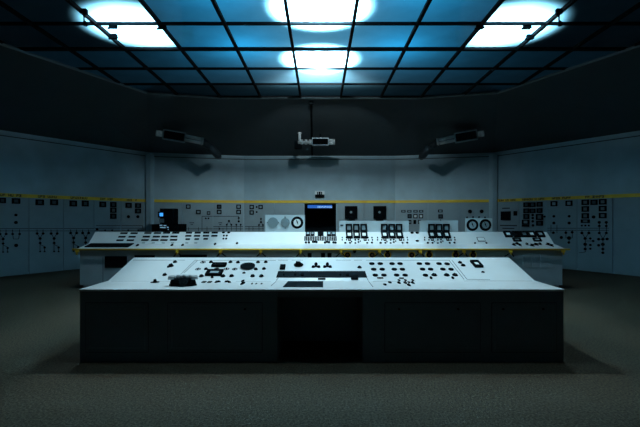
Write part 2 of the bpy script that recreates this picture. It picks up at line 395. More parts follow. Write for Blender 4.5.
for x, k in ((410, 'greydial'), (414.8, 'black'), (419.6, 'greydial')): meter(pC3, WBR, x, 222, 2.8, 4.2, k)
meter(pC4, WBR, 440.3, 211, 4.6, 2.8, 'window'); meter(pC4, WBR, 440.6, 216.4, 4.6, 4.2, 'darkwin'); dots(pC4, WBR, [(440.6, 220.2, 1.3)])
for x in (470, 481.7): round_(pC5, WBR, x, 211.4, 4, .06)
dots(pC5, WBR, [(467, 217.3, 1.7), (473, 217.1, 1.9), (479, 217.1, 1.9), (485, 217.3, 1.7)])
# right
o = ins('plate_black', pR1, WR, 506.2, 215.8, 9.2, 8.8, .06, 'hatch'); ins('plate_black', pR1, WR, 515.8, 213.4, 3, 4.6, .05, 'small_hatch')
ins('plate_dark', pR1, WR, 506, 208.2, 7.6, 1, .004, 'printed_caption'); ins('plate_dark', pR1, WR, 508.3, 225.5, 17, .9, .004, 'printed_caption'); ins('plate_dark', pR1, WR, 508.3, 228.4, 12, .8, .004, 'printed_caption')
mm(pR2, WR, [(526.7, 204.7), (533, 204.7), (539.9, 204.3), (526.7, 210.8), (533, 210.8, 5.4, 4.6), (539.9, 210.6), (526.7, 216.5, 5.6, 5.2), (539.9, 217, 7, 6, 'greydial'), (526, 222, 7.2, 4.6, 'window'), (539.9, 223.2, 6.4, 5, 'darkwin')], 5.6, 4.8, 'darkwin')
ins('plate_black', pR2, WR, 526, 225.6, 6.8, 2.4, .05, 'drawer_lip')
dots(pR2, WR, [(532.9, 215), (532.9, 218), (532.9, 221.3), (533.2, 225.4), (544.8, 216.6, 2)])
mm(pR3, WR, [(554.3, 203.7, 6.4, 5.2), (569.3, 203.3, 6.6, 5.4)]); dots(pR3, WR, [(554, 216.3, 2.6), (569.3, 216.3, 2.6), (554, 223, 2.8), (569.3, 223, 3), (553.5, 232.7, 2.6), (566, 232.7, 2.6), (572.3, 232.3, 2.6), (561.5, 237.5, 3), (569.2, 238, 3.8), (569, 242.5, 2.6)])
lines(pR3, WR, bus(547.5, 576.5, 228.2, 230.3)+[(551, 225, 551, 233), (557, 225, 557, 233), (566, 230, 566, 238), (572.3, 230, 572.3, 238), (566, 238, 572.3, 238), (569.2, 238, 569.2, 242)])
mm(pR4, WR, [(585.6, 202.3, 7.2, 5.4), (594.3, 202.3, 6.8, 5.4, 'darkwin'), (603, 201.8, 7.4, 5.6), (585.6, 209, 7, 5.6), (603, 208.6, 7.4, 5.6), (585.6, 215.9, 7, 5.4, 'greydial'), (603, 215.6, 7.4, 5.4, 'greydial'), (585.6, 221.2, 8.6, 3.6)], win='greydial')
dots(pR4, WR, [(593.7, 217, 3.4), (582, 225.6, 1.8), (585.5, 225.6, 1.8), (589, 225.6, 1.8), (599.4, 222.4, 3), (606.4, 222.4, 3), (599.4, 226, 2.5), (606.4, 226, 2.5),
    (582, 233, 2.8), (589, 233, 2.8), (585.3, 238.5, 3), (585.3, 244.3, 3.4), (585.3, 249, 2.8), (590.5, 238.5, 2.4), (590.5, 245, 2.4), (593.3, 241, 2.4), (590.5, 248.7, 2.2),
    (599.4, 233, 2.6), (606.4, 233, 2.6), (598.8, 239.2, 3), (603, 239.2, 3), (607.3, 239, 3), (598.8, 245.3, 2.8), (603, 244.3, 3.6), (603, 249, 2.8), (603, 252.8, 2.8)])
lines(pR4, WR, bus(577.3, 609, 228.2, 230.3)+[(582, 230, 582, 233), (589, 230, 589, 233), (582, 233, 585.3, 238), (589, 233, 585.3, 238), (585.3, 238, 585.3, 252), (579, 252.8, 585.3, 252), (585.3, 241, 593.3, 241),
    (599.4, 222, 599.4, 233), (606.4, 222, 606.4, 233), (599.4, 233, 603, 239), (606.4, 233, 603, 239), (603, 239, 603, 253), (597, 239.2, 608.5, 239)])

# ------------------------------------------------------------------ yellow tape round the walls
TZ0, TZ1 = 2.178, 2.280
def tape(bm):
    pts = []
    for sf, a, b in ((WL, -40, 147.2), (WBL, 150.2, 243.9), (WB, 244.1, 394.9), (WBR, 395.1, 492.8), (WR, 495.8, 668)):
        for q in (a, b):
            p = sf.off(.012).hit(q, 218); pts.append(p)
    for i in range(len(pts)-1):
        if (pts[i+1]-pts[i]).length < 1e-4: continue
        a, b = pts[i], pts[i+1]; d = (b-a).normalized(); n = V((-d.y, d.x, 0))
        if n.y > 0 : pass
        n = V((d.y, -d.x, 0))*.003
        vs = [bm.verts.new((p.x+s*n.x, p.y+s*n.y, z)) for p in (a, b) for s in (0, 1) for z in (TZ0, TZ1)]
        for f in ((0,1,3,2),(4,6,7,5),(0,4,5,1),(2,3,7,6),(0,2,6,4),(1,5,7,3)): bm.faces.new([vs[k] for k in f])
TP = tag(link('barrier_tape', mesh('barrier_tape', tape, M['yellow'])), 'yellow barrier tape with dark lettering running round the walls above the panels', 'tape')
def glyph(bm, x, w, h):                       # blocky, unreadable letter shapes
    k = random.choice((0, 1, 2, 3)); t = w*.26
    R = lambda a, b, c, d: box_bm(bm, x+a, x+b, c, d, 0, .002)
    if k in (0, 1, 2): R(0, t, 0, h)
    if k in (1, 2): R(w-t, w, 0, h)
    if k in (0, 3): R(0, w, h*.76, h)
    if k in (0, 3, 2): R(t*.8, w, h*.38, h*.6)
    if k in (1, 3): R(0, w, 0, h*.22)
    if k == 3: R(w*.4, w*.4+t, 0, h)
for sf, a, b in ((WL, 0, 22), (WL, 35.5, 59), (WL, 68.5, 89.5), (WL, 100, 114.5), (WL, 127, 140), (WR, 499, 518), (WR, 522, 545.5), (WR, 552, 571), (WR, 583, 605.5)):
    s2 = sf.off(.018); p, q = s2.hit(a, 218), s2.hit(b, 218); w = (q-p).length; p.z = TZ0+.016
    bm = bmesh.new(); x = 0
    while x < w-.06:
        if random.random() > .12: glyph(bm, x, .056, .07)
        x += .066
    link('printed_lettering', finish(bm, 'lettering', M['ink']), s2.m(p), TP)

# ------------------------------------------------------------------ doorway
def door(bm):
    box_bm(bm, -.60, -.56, 16.44, 16.66, 0, 2.14); box_bm(bm, .58, .62, 16.44, 16.66, 0, 2.14); box_bm(bm, -.60, .62, 16.44, 16.66, 2.11, 2.15)
struct('door_1', mesh('door_frame', door, M['dark']))
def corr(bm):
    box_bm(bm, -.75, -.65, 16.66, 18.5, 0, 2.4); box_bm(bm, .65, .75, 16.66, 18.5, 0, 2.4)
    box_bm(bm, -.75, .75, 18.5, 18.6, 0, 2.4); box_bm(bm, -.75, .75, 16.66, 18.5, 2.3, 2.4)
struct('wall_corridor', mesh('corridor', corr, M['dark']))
t = thing('lit_sign', 'blue lit strip sign with pale lettering at the top of the dark doorway', 'sign', (0, 16.62, 2.0))
DS = Surf((0, 16.6, 0), (1, 0, 0), (0, 0, 1))
link('sign_case', mesh('sign_case', lambda bm: box_bm(bm, -.48, .47, 16.605, 16.66, 1.985, 2.108), M['bluesign']), None, t)
bm = bmesh.new(); x = 0
while x < .53:
    glyph(bm, x, .045, .06); x += .058
link('printed_lettering', finish(bm, 'lettering', M['whitesign']), Surf((0, 16.603, 0), (1, 0, 0), (0, 0, 1)).m(V((-.10, 16.603, 2.0))), t)
# exit lamp above
t = thing('emergency_light', 'small white emergency light box with dark marks above the doorway', 'emergency light', (-.02, 16.5, 2.45))
WW = wsurf(outer[0], outer[9], .0)
link('housing', mesh('housing', lambda bm: (box_bm(bm, -.19, .17, 16.38, 16.499, 2.40, 2.50),), M['dark']), None, t)
link('lamp_cover', mesh('lamp_cover', lambda bm: (box_bm(bm, -.20, .18, 16.36, 16.5, 2.50, 2.64),), M['white']), None, t, 'white lamp cover')
e = Surf((0, 16.358, 0), (1, 0, 0), (0, 0, 1))
bm = bmesh.new()
for x0, x1, z0, z1 in ((-.11, -.07, 2.42, 2.60), (-.05, .02, 2.44, 2.61), (.04, .08, 2.42, 2.60), (-.11, .08, 2.42, 2.45)): box_bm(bm, x0, x1, 16.352, 16.36, z0, z1)
link('dark_mark', finish(bm, 'dark_mark', M['black']), None, t)

# ------------------------------------------------------------------ fixtures on the slanting upper wall
def fixture(px, py, Y, rz, tilt, mirror, label, centre=False):
    c = V(((px-320)/F*Y, Y, EYE-(py-HOR)/F*Y))
    t = thing('flood_lamp', label, 'lamp', c, 'flood lamps on the dark upper wall')
    B = Matrix.Translation(c) @ Matrix.Rotation(rz, 4, 'Z') @ Matrix.Rotation(tilt, 4, 'Y')
    s = -1 if mirror else 1
    w, h = (.255, .10) if centre else (.32, .13)
    link('housing', mesh('housing', lambda bm: box_bm(bm, -w, w, -.06, .14, -h, h), M['dark']), B, t)
    def rim(bm):
        for a in ((-w-.03, w+.03, h, h+.03), (-w-.03, w+.03, -h-.03, -h), (-w-.03, -w, -h, h), (w, w+.03, -h, h)): box_bm(bm, a[0], a[1], -.09, .05, a[2], a[3])
    link('rim', mesh('rim', rim, M['steel']), B, t, 'pale metal rim')
    link('front_glass', mesh('front_glass', lambda bm: box_bm(bm, -w+.01, w-.01, -.072, -.06, -h+.01, h-.01), M['black']), B, t)
    X = Matrix.Diagonal((s, 1, 1, 1))
    link('bracket', mesh('bracket', lambda bm: rod_bm(bm, (0, .05, h), (0, .12, h+(.16 if not centre else .26)), .025), M['dark']), B, t)
    def cap(bm):
        rod_bm(bm, (-w-.22, 0, .05), (-w-.03, 0, .05), .055); rod_bm(bm, (-w-.2, 0, -.05), (-w-.03, 0, -.04), .05); rod_bm(bm, (-w-.24, 0, 0), (-w-.17, 0, 0), .1)
    link('end_cap', mesh('end_cap', cap, M['silver'], True), B @ X, t)
    if centre:
        def pp(bm):
            for i in range(3): cyl_bm(bm, .09, .09, -.04, .05, 12, Matrix.Translation((-w-.09-.14*i, 0, 0)) @ Matrix.Rotation(1.57, 4, 'Y'))
            rod_bm(bm, (-w-.5, 0, -.02), (-w, 0, 0), .05); rod_bm(bm, (-w-.44, 0, 0), (-w-.44, .02, .32), .045)
            cyl_bm(bm, .07, .09, .28, .36, 12, Matrix.Translation((-w-.44, .02, 0)))
        link('foil_pipe', mesh('foil_pipe', pp, M['silver'], True), B, t)
        link('mounting_box', mesh('mb', lambda bm: box_bm(bm, -w-.62, -w-.38, .0, .3, -.2, .04), M['dark']), B, t)
    else:
        def pp(bm):
            rod_bm(bm, (w+.02, 0, .07), (w+.55, .02, .05), .055); rod_bm(bm, (w+.02, 0, -.06), (w+.55, .02, -.07), .055)
            cyl_bm(bm, .13, .13, -.02, .05, 14, Matrix.Translation((w+.56, .02, -.01)) @ Matrix.Rotation(1.57, 4, 'Y'))
        link('foil_pipe', mesh('foil_pipe', pp, M['silver'], True), B @ X, t)
        def el(bm):
            rod_bm(bm, (w+.56, .02, -.01), (w+.85, .1, -.14), .12); rod_bm(bm, (w+.82, .1, -.12), (w+1.12, .3, -.35), .13); rod_bm(bm, (w+1.1, .3, -.3), (w+1.15, .9, -.3), .11)
        link('elbow_pipe', mesh('elbow_pipe', el, M['soffit'], True), B @ X, t)
fixture(174.3, 136.2, 13.9, .25, .13, False, 'left flood lamp on silver pipe bending down towards the right')
fixture(320.3, 142, 14.4, 0, 0, True, 'centre flood lamp with upright silver stub above the doorway', True)
fixture(465.8, 136.6, 13.9, -.25, -.13, True, 'right flood lamp on silver pipe bending down towards the left')
def conduit(bm):
    a = V((-.25, 12.3, 4.93)); b = V((-.30, 16.35, 4.02)); rod_bm(bm, a, b, .03); cyl_bm(bm, .07, .05, -.06, .04, 12, Matrix.Translation(a))
tag(link('conduit', mesh('conduit', conduit, M['dark'])), 'thin dark conduit running up the dark upper wall beside the centre flood lamp', 'pipe')

# ------------------------------------------------------------------ rear console
XL, XR = -5.42, 5.47
t = RC = thing('rear_control_console', 'long rear control console with white sloping meter top and yellow front rail', 'control console', (0, 9.9, 0))
def body(bm):
    prism_bm(bm, [(9.55, .1), (9.55, .84), (9.52, .885), (10.0, .965), (10.31, 1.225), (10.42, 1.225), (10.42, .1)], XL+.05, XR-.05)
    prism_bm(bm, [(9.6, 0), (9.6, .1), (10.36, .1), (10.36, 0)], XL+.1, XR-.1)
link('body', mesh('body', body, M['body']), None, t)
def top(bm):
    prism_bm(bm, [(9.5, .885), (9.5, .91), (9.99, 1.0), (10.3, 1.26), (10.44, 1.26), (10.44, 1.23), (10.31, 1.225), (10.0, .966), (9.52, .885)], XL, XR)
link('instrument_top', mesh('instrument_top', top, M['enamel']), None, t)
RS = Surf((0, 9.99, 1.0), (1, 0, 0), (0, .31, .26)); RLg = Surf((0, 9.5, .91), (1, 0, 0), (0, .49, .09)); RF = Surf((0, 9.55, 0), (1, 0, 0), (0, 0, 1)); RBk = Surf((0, 10.34, 0), (1, 0, 0), (0, 0, 1))
CY = 243.6
def rsf(py): return RS if py < 243.3 else RLg
link('rail', mesh('rail', lambda bm: rod_bm(bm, (XL-.06, 9.455, .903), (XR+.06, 9.455, .903), .021, 10), M['yellow'], True), None, t, 'yellow rail')
for px in (77, 177, 220.5, 260.8, 300.7, 341, 379.5, 420.5, 464.3, 511, 563.5):
    x = (px-320)/F*9.46
    def f(bm):
        box_bm(bm, x-.03, x+.03, 9.44, 9.50, .84, .915); rod_bm(bm, (x, 9.47, .86), (x+.03*(1 if x > 0 else -1), 9.50, .79), .02)
        if abs(x) < 5.2: rod_bm(bm, (x+.02, 9.47, .82), (x+.1, 9.555, .74), .012); rod_bm(bm, (x-.02, 9.47, .82), (x-.1, 9.555, .74), .012)
    bk = finish((lambda b: (f(b), b)[1])(bmesh.new()), 'rail_bracket', [M['yellow'], M['dark']])
    for p in bk.polygons:
        if p.center.z < .815 and abs(p.center.x-x) > .034: p.material_index = 1
    link('rail_bracket', bk, None, t)
# small slots left
slots = [(124, 233.4), (134.2, 233.4), (122, 236.9), (132.2, 236.9), (120, 240.4), (130.4, 240.4),
  (148, 233.2), (157.6, 233.2), (166.6, 233), (175.8, 233), (146.4, 236.8), (156.4, 236.8), (165, 236.8), (174, 236.6), (145, 240.2), (155, 240.2), (164, 240.2), (173.6, 240)]
for x, y in slots: ins('plate_black', t, RS, x, y, 7, 1.35, .012, 'black_tag')
for x, y, w in ((189, 232.9, 6), (197.8, 232.9, 6), (206.3, 232.8, 6), (214.8, 232.8, 6), (188.4, 236, 6), (197.1, 236, 6), (206, 235.9, 6), (214.5, 235.9, 6), (187.8, 239.3, 4.4), (196.8, 239.2, 4.4), (205.7, 239, 4.4)):
    ins('plate_black', t, RS, x, y, w, 1.35, .012, 'black_tag')
for x, y in ((223.5, 232.6), (228.8, 232.6), (223.9, 235.8), (226.8, 235.8), (223.5, 238.8), (226.2, 238.8)): ins('button', t, RS, x, y, 3.0 if y < 233 else 2, 1.5, .02, 'push_button')
for x, y in ((172, 245.4), (182.6, 245.4), (215, 244.4), (237, 243.6), (137.5, 245.6)): ins('button', t, RLg, x, y, 2.2, 1.4, .03, 'push_button')
for x in (143.5, 153.2, 163.2, 172.7, 186.8, 195.8): ins('plate_greydial', t, RS, x, 243, 3, .7, .006, 'grey_tag')
st = Surf((0, 9.5, .912), (1, 0, 0), (0, .49, .09))
bm = bmesh.new(); q = [st.hit(84.5, 247.3), st.hit(128, 247.3), st.hit(134, 243.9), st.hit(91, 243.9)]
a = [bm.verts.new(p) for p in q]; b = [bm.verts.new(p+st.n*.02) for p in q]
bm.faces.new(b); bm.faces.new(a[::-1])
for i in range(4): bm.faces.new((a[i], a[(i+1)%4], b[(i+1)%4], b[i]))
link('dark_strip', finish(bm, 'dark_strip', M['black']), None, t)
# centre of rear console
for x, k, w in ((308, 'window', 4.6), (312.6, 'greydial', 4), (320.6, 'black', 6), (329, 'window', 4.4), (333.6, 'window', 4.4)): meter(t, RS, x, 233.7, w, 4.4, k, .03)
for i in range(19): ins('plate_black', t, RS, 305+i*1.72, 238.7+.2*random.uniform(-1, 1), 1.35, 4, .02, 'key_switch')
for x in (306, 309, 313, 314.6, 316.5, 325, 327, 329, 333.5, 335.5): ins('button', t, RS, x, 242.4+random.uniform(-.6, .5), 2.5, 1.7, .03, 'push_button')
pat = [(342.2, 237.7), (342.2, 240), (346.4, 237.7), (346.4, 240), (355, 237.6, 2.2), (359.4, 237.3, 2.4), (355.3, 240, 1.8), (358.4, 239.8, 1.8), (368, 237.7), (368.4, 240.2), (371.9, 237.7), (372.4, 240),
       (345.3, 243, 2.4), (350, 243, 2), (351.6, 241.8), (355.3, 243.2, 2), (358.4, 242.2, 2), (360.3, 241.3), (367.2, 243, 2), (371.9, 242.8, 2.2)]
for ox, n in ((0, 20), (35.3, 20), (82.5, 20)):
    for k in (0, 7.3, 14.7):
        x = 348.8+ox+k
        o = ins('frame', t, RS, x+.5, 235, 6.6, 6.8, .04, 'meter'); ins('plate_white', o, RS, x+.5, 235.4, 3.6, 4, .02, 'dial_face')
    for k in (.7, 16.2): 
        o = ins('frame', t, RS, 348.8+ox+k, 239.2, 2.8, 3.2, .02, 'selector_switch'); 
    for p in pat: ins('button', t, RS, p[0]+ox, min(p[1], 243.2), (p[2] if len(p) > 2 else 1.3), (p[2]*.7 if len(p) > 2 else 1.2), .02, 'push_button')
for x, y in ((412, 232.9), (417.2, 232.9), (417.2, 241)): ins('button', t, RS, x, y, 3.4, 1.6, .02, 'knob_cap')
# right part
o = ins('frame', t, RS, 481, 239.5, 7.4, 4, .012, 'display'); ins('plate_white', o, RS, 481, 239.5, 6.6, 3.2, .014, 'dial_face')
for x, y in ((475, 243.2), (486.3, 243.1)): ins('button', t, RS, x, y, 2, 1.3, .02, 'push_button')
for x, k in ((507.8, 'white'), (516, 'black'), (524, 'darkwin'), (531.4, 'white'), (540, 'window')): meter(t, RS, x, 234.6, 7.4, 5.4, k, .04)
meter(t, RS, 516.8, 240, 8, 3.2, 'greydial', .03); meter(t, RS, 537, 240, 8, 3.2, 'window', .03)
for x, y, w in ((514, 245, 3.5), (517, 244, 4), (520, 245.4, 2.6), (527, 244.5, 2.4), (532, 245.6, 4.5), (536, 244.7, 5), (540, 244.3, 3), (548, 244.6, 4), (551.5, 245.8, 3.6)): ins('lever', t, RLg, x, y, w, 1.8, .035, 'toggle_lever')
# upright boards on the back edge
def board(x0, x1, y0, label):
    a, b = RBk.hit(x0, y0), RBk.hit(x1, 231)
    return link('upright_board', mesh('board', lambda bm: box_bm(bm, a.x, b.x, 10.34, 10.41, 1.255, a.z), M['board']), None, t, label)
b1 = board(265.3, 304.8, 215, 'upright board with three round dials'); b2 = board(339.3, 408.8, 221, 'upright board with two rows of three meters'); b3 = board(420, 458, 220.6, 'upright board with three meters'); b4 = board(466, 492.3, 218.2, 'upright board with two black gauges')
for ox, bb in ((0, b2), (35.3, b2), (82.5, b3)):
    for k in (0, 7.3, 14.7): 
        o = ins('frame', bb, RBk, 348.8+ox+k, 227.6, 6.4, 7.6, .05, 'meter'); ins('plate_window', o, RBk, 348.8+ox+k, 227.6, 4.4, 5, .03, 'dial_face')
ins('plate_black', bb and b2, RBk, 341.8, 225.2, 3, 1.2, .01, 'name_plate')
round_(b1, RBk, 273, 222.6, 10.4, .02, 'blank_disc', 'disc_greydial'); round_(b1, RBk, 285.2, 222.6, 9.2, .02, 'blank_disc', 'disc_greydial')
ins('plate_greydial', b1, RBk, 285.2, 222.6, 1.6, 12.2, .012, 'blank_disc_tab'); ins('plate_greydial', b1, RBk, 273, 222.6, 12.2, 1.6, .012, 'blank_disc_tab')
def dial(bb, x, y, d, face):
    o = round_(bb, RBk, x, y, d, .03, 'round_gauge', 'ring'); round_(o, RBk, x, y, d*.64, .012, 'dial_face', face)
    ins('pointer', o, RBk.off(.013), x, y-.6, d*.28, d*.5, .008, 'dial_pointer', rot=.35)
dial(b1, 297.2, 222.6, 11.4, 'disc_white'); dial(b4, 472.5, 225, 11.2, 'disc_window'); dial(b4, 485.4, 225, 11.2, 'disc_greydial')
# front face of rear console
for px in (347.5, 372, 387.5, 411.7, 429, 455.6, 473):
    o = round_(t, RF, px, 254.9, 7.4, .05, 'yellow_ringed_socket', 'yring'); round_(o, RF, px, 254.9, 5.2, .02, 'socket_core', 'disc_black'); round_(o, RF, px, 255, 2.6, .04, 'socket_pin', 'disc_rust')
    round_(t, RF.off(.01), px+7 if px in (411.7, 372, 347.5) else px, 251.4, 3.4, .04, 'knob_cap', 'button')
o = ins('plate_black', t, RF, 116, 262, 22, 11.6, .012, 'ventilation_grille')
for k in range(6): ins('plate_dark', o, RF.off(.012), 116, 257.2+k*1.9, 20.5, .6, .012, 'grille_slat')
ins('plate_black', t, RF, 145, 256.4, 20, 2.4, .03, 'dark_drawer_slot'); ins('plate_black', t, RF, 193.5, 255.8, 27, 2.6, .03, 'dark_drawer_slot')
for x in (309.7, 323, 329.5): ins('plate_black', t, RF, x, 255.2, 4, 4.4, .05, 'black_socket_box')
for x in (526.5, 535, 544): 
    o = ins('plate_body', t, RF, x, 261, 7, 12.5, .014, 'cover_plate')
for x in (103, 510, 486): ins('plate_seam', t, RF, x, 272, .5, 30, .003, 'panel_joint')

# ------------------------------------------------------------------ front console
FX0, FX1 = -2.672, 2.712
t = FC = thing('front_control_console', 'large front control console with dark kneehole body and pale sloping knob panel', 'control console', (0, 5.4, 0))
sl = [(5.39, .79), (6.12, 1.01)]
def fbody(bm):
    for x0, x1 in ((FX0+.005, -.475), (.475, FX1-.005)):
        prism_bm(bm, [(4.745, 0), (4.745, .785), (5.39, .785), (6.10, 1.0), (6.10, 0)], x0, x1)
    prism_bm(bm, [(5.55, 0), (5.55, .825), (6.10, .99), (6.10, 0)], -.475, .475)
    prism_bm(bm, [(4.77, .715), (4.77, .785), (5.4, .785), (5.4, .715)], -.475, .475)
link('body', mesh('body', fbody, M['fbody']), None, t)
def ftop(bm): prism_bm(bm, [(4.73, .787), (4.73, .81), (5.39, .81), (6.12, 1.03), (6.16, 1.03), (6.16, 1.0), (5.39, .787)], FX0, FX1)
o = link('desktop', mesh('desktop', ftop, M['enamel']), None, t)
bv = o.modifiers.new('bevel', 'BEVEL'); bv.width = .004; bv.segments = 2
FF = Surf((0, 4.745, 0), (1, 0, 0), (0, 0, 1)); FS = Surf((0, 5.39, .81), (1, 0, 0), (0, .73, .22)); FD = Surf((0, 0, .81), (1, 0, 0), (0, 1, 0))
def fdoor(x0, x1, y0, y1, lock):
    a, b = FF.hit(x0, y0), FF.hit(x1, y1); w, h = b.x-a.x, a.z-b.z
    def f(bm):
        t_ = .018
        box_bm(bm, -w/2, w/2, -h/2, h/2, 0, .008)
        for q in ((-w/2+.03, w/2-.03, h/2-.03-t_, h/2-.03), (-w/2+.03, w/2-.03, -h/2+.03, -h/2+.03+t_), (-w/2+.03, -w/2+.03+t_, -h/2+.05, h/2-.05), (w/2-.03-t_, w/2-.03, -h/2+.05, h/2-.05)): box_bm(bm, *q, .008, .016)
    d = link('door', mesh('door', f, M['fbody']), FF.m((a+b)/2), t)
    link('door_gap', mesh('door_gap', lambda bm: box_bm(bm, -w/2-.005, w/2+.005, -h/2-.005, h/2+.005, 0, .003), M['black']), FF.m((a+b)/2), d)
    for lx in lock: round_(d, FF.off(.008), lx, y0+6, 2, .012, 'lock', 'disc_black')
fdoor(86, 148, 303, 352, ()); fdoor(168, 262, 303, 352, (245,)); fdoor(385, 480, 303, 352, (399, 458)); fdoor(492, 556, 303, 352, (503, 543))
for sx, x in ((-1, FX0), (1, FX1)):
    z = EYE-(334-HOR)/F*4.9
    link('side_knob', P['button'], Matrix.Translation((x, 4.95, z)) @ Matrix.Rotation(sx*math.pi/2, 4, 'Y') @ S(.05, .05, .03), t)
# seams on the top (joints between panels)
def seam(pts, name='panel_joint'):
    bm = bmesh.new()
    for (x0, y0), (x1, y1) in zip(pts, pts[1:]):
        sf = FS if (y0+y1)/2 < 281 else FD
        a, b = sf.hit(x0, y0), sf.hit(x1, y1); d = (b-a).normalized(); sd = sf.n.cross(d)*.0035
        if (b-a).length < 1e-4: continue
        vs = [bm.verts.new(q+sf.n*.0015) for q in (a-sd, b-sd, b+sd, a+sd)]; bm.faces.new(vs)
        lo = [bm.verts.new(v.co-sf.n*.0015) for v in vs]
        for i in range(4): bm.faces.new((vs[i], vs[(i+1)%4], lo[(i+1)%4], lo[i]))
    link(name, finish(bm, name, M['seam']), None, t)
seam([(111, 281.2), (170, 281.2)]); seam([(133, 260.2), (185, 260.2)]); seam([(181, 274), (195, 260.4), (276, 260.4)]); seam([(184, 273), (197.5, 260.4)])
seam([(236, 281.3), (271, 281.3)]); seam([(271, 286), (276, 281.4)]); seam([(276, 280.8), (284, 271)]); seam([(278, 260.2), (288, 260.2)]); seam([(292, 260.2), (303, 260.2)]); seam([(336, 260.2), (351, 260.2)]); seam([(354, 260.2), (362, 260.2)])
seam([(366, 260.3), (449, 260.3), (464, 279.4)]); seam([(452, 260.3), (467, 279.4), (490, 279.8)]); seam([(366, 276.5), (368.5, 280.9)]); seam([(368.5, 281.3), (373, 287)]); seam([(373, 281.3), (416, 281.3)]); seam([(464, 281), (532, 281)])
def K(x, y, d=4.3, dep=.018): round_(t, FS if y < 280.6 else FD, x, y, d, dep)
def sel(x, y, d=5.2):
    o = round_(t, FS, x, y, d, .03, 'selector_switch', 'sel'); round_(o, FS, x, y, d*.75, .012, 'pointer_knob', 'pointer', rot=random.uniform(-1, 1))
for x, y in ((211, 262.4), (230.5, 262.3), (238, 262.6), (258, 262.4), (265.8, 262.3), (206, 269.3), (255.8, 269.4), (264, 269)): K(x, y, 4.2)
for x, y in ((203, 262.3), (198, 269.2), (216.7, 269), (226.6, 269), (234.7, 269.2)): sel(x, y, 5.6)
for x, y in ((201.4, 276.3), (223, 276.3), (231.6, 276.2), (252.7, 276.2), (261.4, 276.3)): K(x, y, 5, .018)
K(244, 273, 3.6, .01); K(212.2, 277.6, 3, .02)
o = round_(t, FS, 247.7, 266.2, 14.6, .014, 'round_gauge', 'disc_black'); round_(o, FS.off(.014), 247.7, 266.2, 13.6, .008, 'gauge_bezel', 'ring')
ins('plate_black', t, FS, 219.2, 265.6, 14, 3, .03, 'dark_display')
o = ins('frame', t, FS, 214.5, 273.4, 16, 5, .03, 'meter'); ins('plate_window', o, FS, 214.5, 273.4, 11, 3.2, .018, 'dial_face')
for x in (204, 209.7): ins('plate_black', t, FD, x, 282.3, 3.6, 1, .01, 'black_tag')
for x in (218, 227.2): K(x, 282, 6, .016); 
for x, y in ((216, 282.6), (229.5, 282.6)): K(x, y, 3.4, .015)
ins('lever', t, FD, 242.8, 283.4, 4, 3, .035, 'toggle_lever')
for x in (252, 256.3, 261.6): ins('button', t, FD, x, 283.8, 1.5, 1.2, .008, 'push_button')
# centre
ins('plate_black', t, FS, 282.7, 267.9, 5.2, 3.6, .03, 'black_socket_box')
o = round_(t, FS, 298.5, 265.2, 9.6, .012, 'selector_switch', 'disc_black'); round_(o, FS.off(.012), 298.3, 264.9, 6.8, .04, 'pointer_knob', 'knob', rot=.8)
for cx in (316, 327.4):
    for dx, dy in ((-2.8, 1.3), (2.8, 1.3), (0, -1.6)): K(cx+dx, 265.9+dy, 3.6, .022)
    ins('plate_black', t, FS, cx, 266.3, 3, 1.8, .012, 'black_tag')
K(359.5, 267.6, 4.6)
def quad_on(sf, q, th, m, name):
    bm = bmesh.new(); pts = [sf.hit(*p) for p in q]
    a = [bm.verts.new(p) for p in pts]; b = [bm.verts.new(p+sf.n*th) for p in pts]
    bm.faces.new(b); bm.faces.new(a[::-1])
    for i in range(4): bm.faces.new((a[i], a[(i+1)%4], b[(i+1)%4], b[i]))
    return link(name, finish(bm, name, m), None, t)
o = quad_on(FS, [(276.2, 277.6), (367.2, 277.6), (365, 271.4), (278.3, 271.4)], .006, M['dark'], 'instrument_strip')
for x, d in ((284, 1.5), (295, 2), (302.3, 3.6), (340.5, 2), (347.5, 3.6)): round_(o, FS.off(.006), x, 275, d, .014, 'strip_knob', 'disc_black')
ins('plate_black', t, FS, 321.7, 279.2, 7.6, 1, .01, 'black_tag'); ins('plate_black', t, FS, 354.5, 278.3, 7, 3, .028, 'black_socket_box')
# right knob field
for x, y in ((371.8, 264), (380.2, 264), (392, 264), (400, 264), (373.7, 269.6), (382.2, 269.6), (394.2, 269.6), (402.3, 269.6), (375.3, 275.5), (383.9, 275.5), (396.6, 275.5), (405.1, 275.5),
             (419.3, 264), (427.4, 264), (439, 264), (447, 264.2), (422.5, 269.5), (430.6, 269.5), (442.8, 269.5), (451, 269.6), (425.4, 275.6)): 
    round_(t, FS, x, y, 5.5, .018, 'knob', 'button')
for x, y in ((434.2, 275.2), (446.7, 275.3), (455, 275.2)): K(x, y, 6, .018)
for x, y in ((431, 278.2), (452.7, 278.2)): ins('button', t, FS, x, y, 2.6, 2, .02, 'push_button')
K(460, 262.8, 4.4); K(463.2, 265.6, 4.8)
link('display', finish((lambda b: (_frame(b), b)[1])(bmesh.new()), 'display', M['black']), FS.m(FS.hit(476.5, 264.6)) @ Matrix.Shear('XY', 4, (0, 0)) @ S(.115, .21, .03), t)
link('dial_face', P['plate_white'], FS.m(FS.hit(476.5, 264.6)) @ S(.08, .15, .014), t)
K(483, 272.2, 3.6, .01)
K(380, 278.2, 3, .008); ins('plate_black', t, FS, 380.2, 278.2, 6, .9, .008, 'black_tag'); ins('plate_black', t, FS, 401.5, 278.4, 4.5, .9, .008, 'black_tag')
for x, y in ((385, 284.8), (389.9, 282.6)): ins('button', t, FD, x, y, 3.4, 1.6, .012, 'push_button')
for x, y in ((399, 283), (405.4, 283), (408.9, 285.2), (412.8, 283)): ins('lever', t, FD, x, y, 3.4, 2, .04, 'toggle_lever')
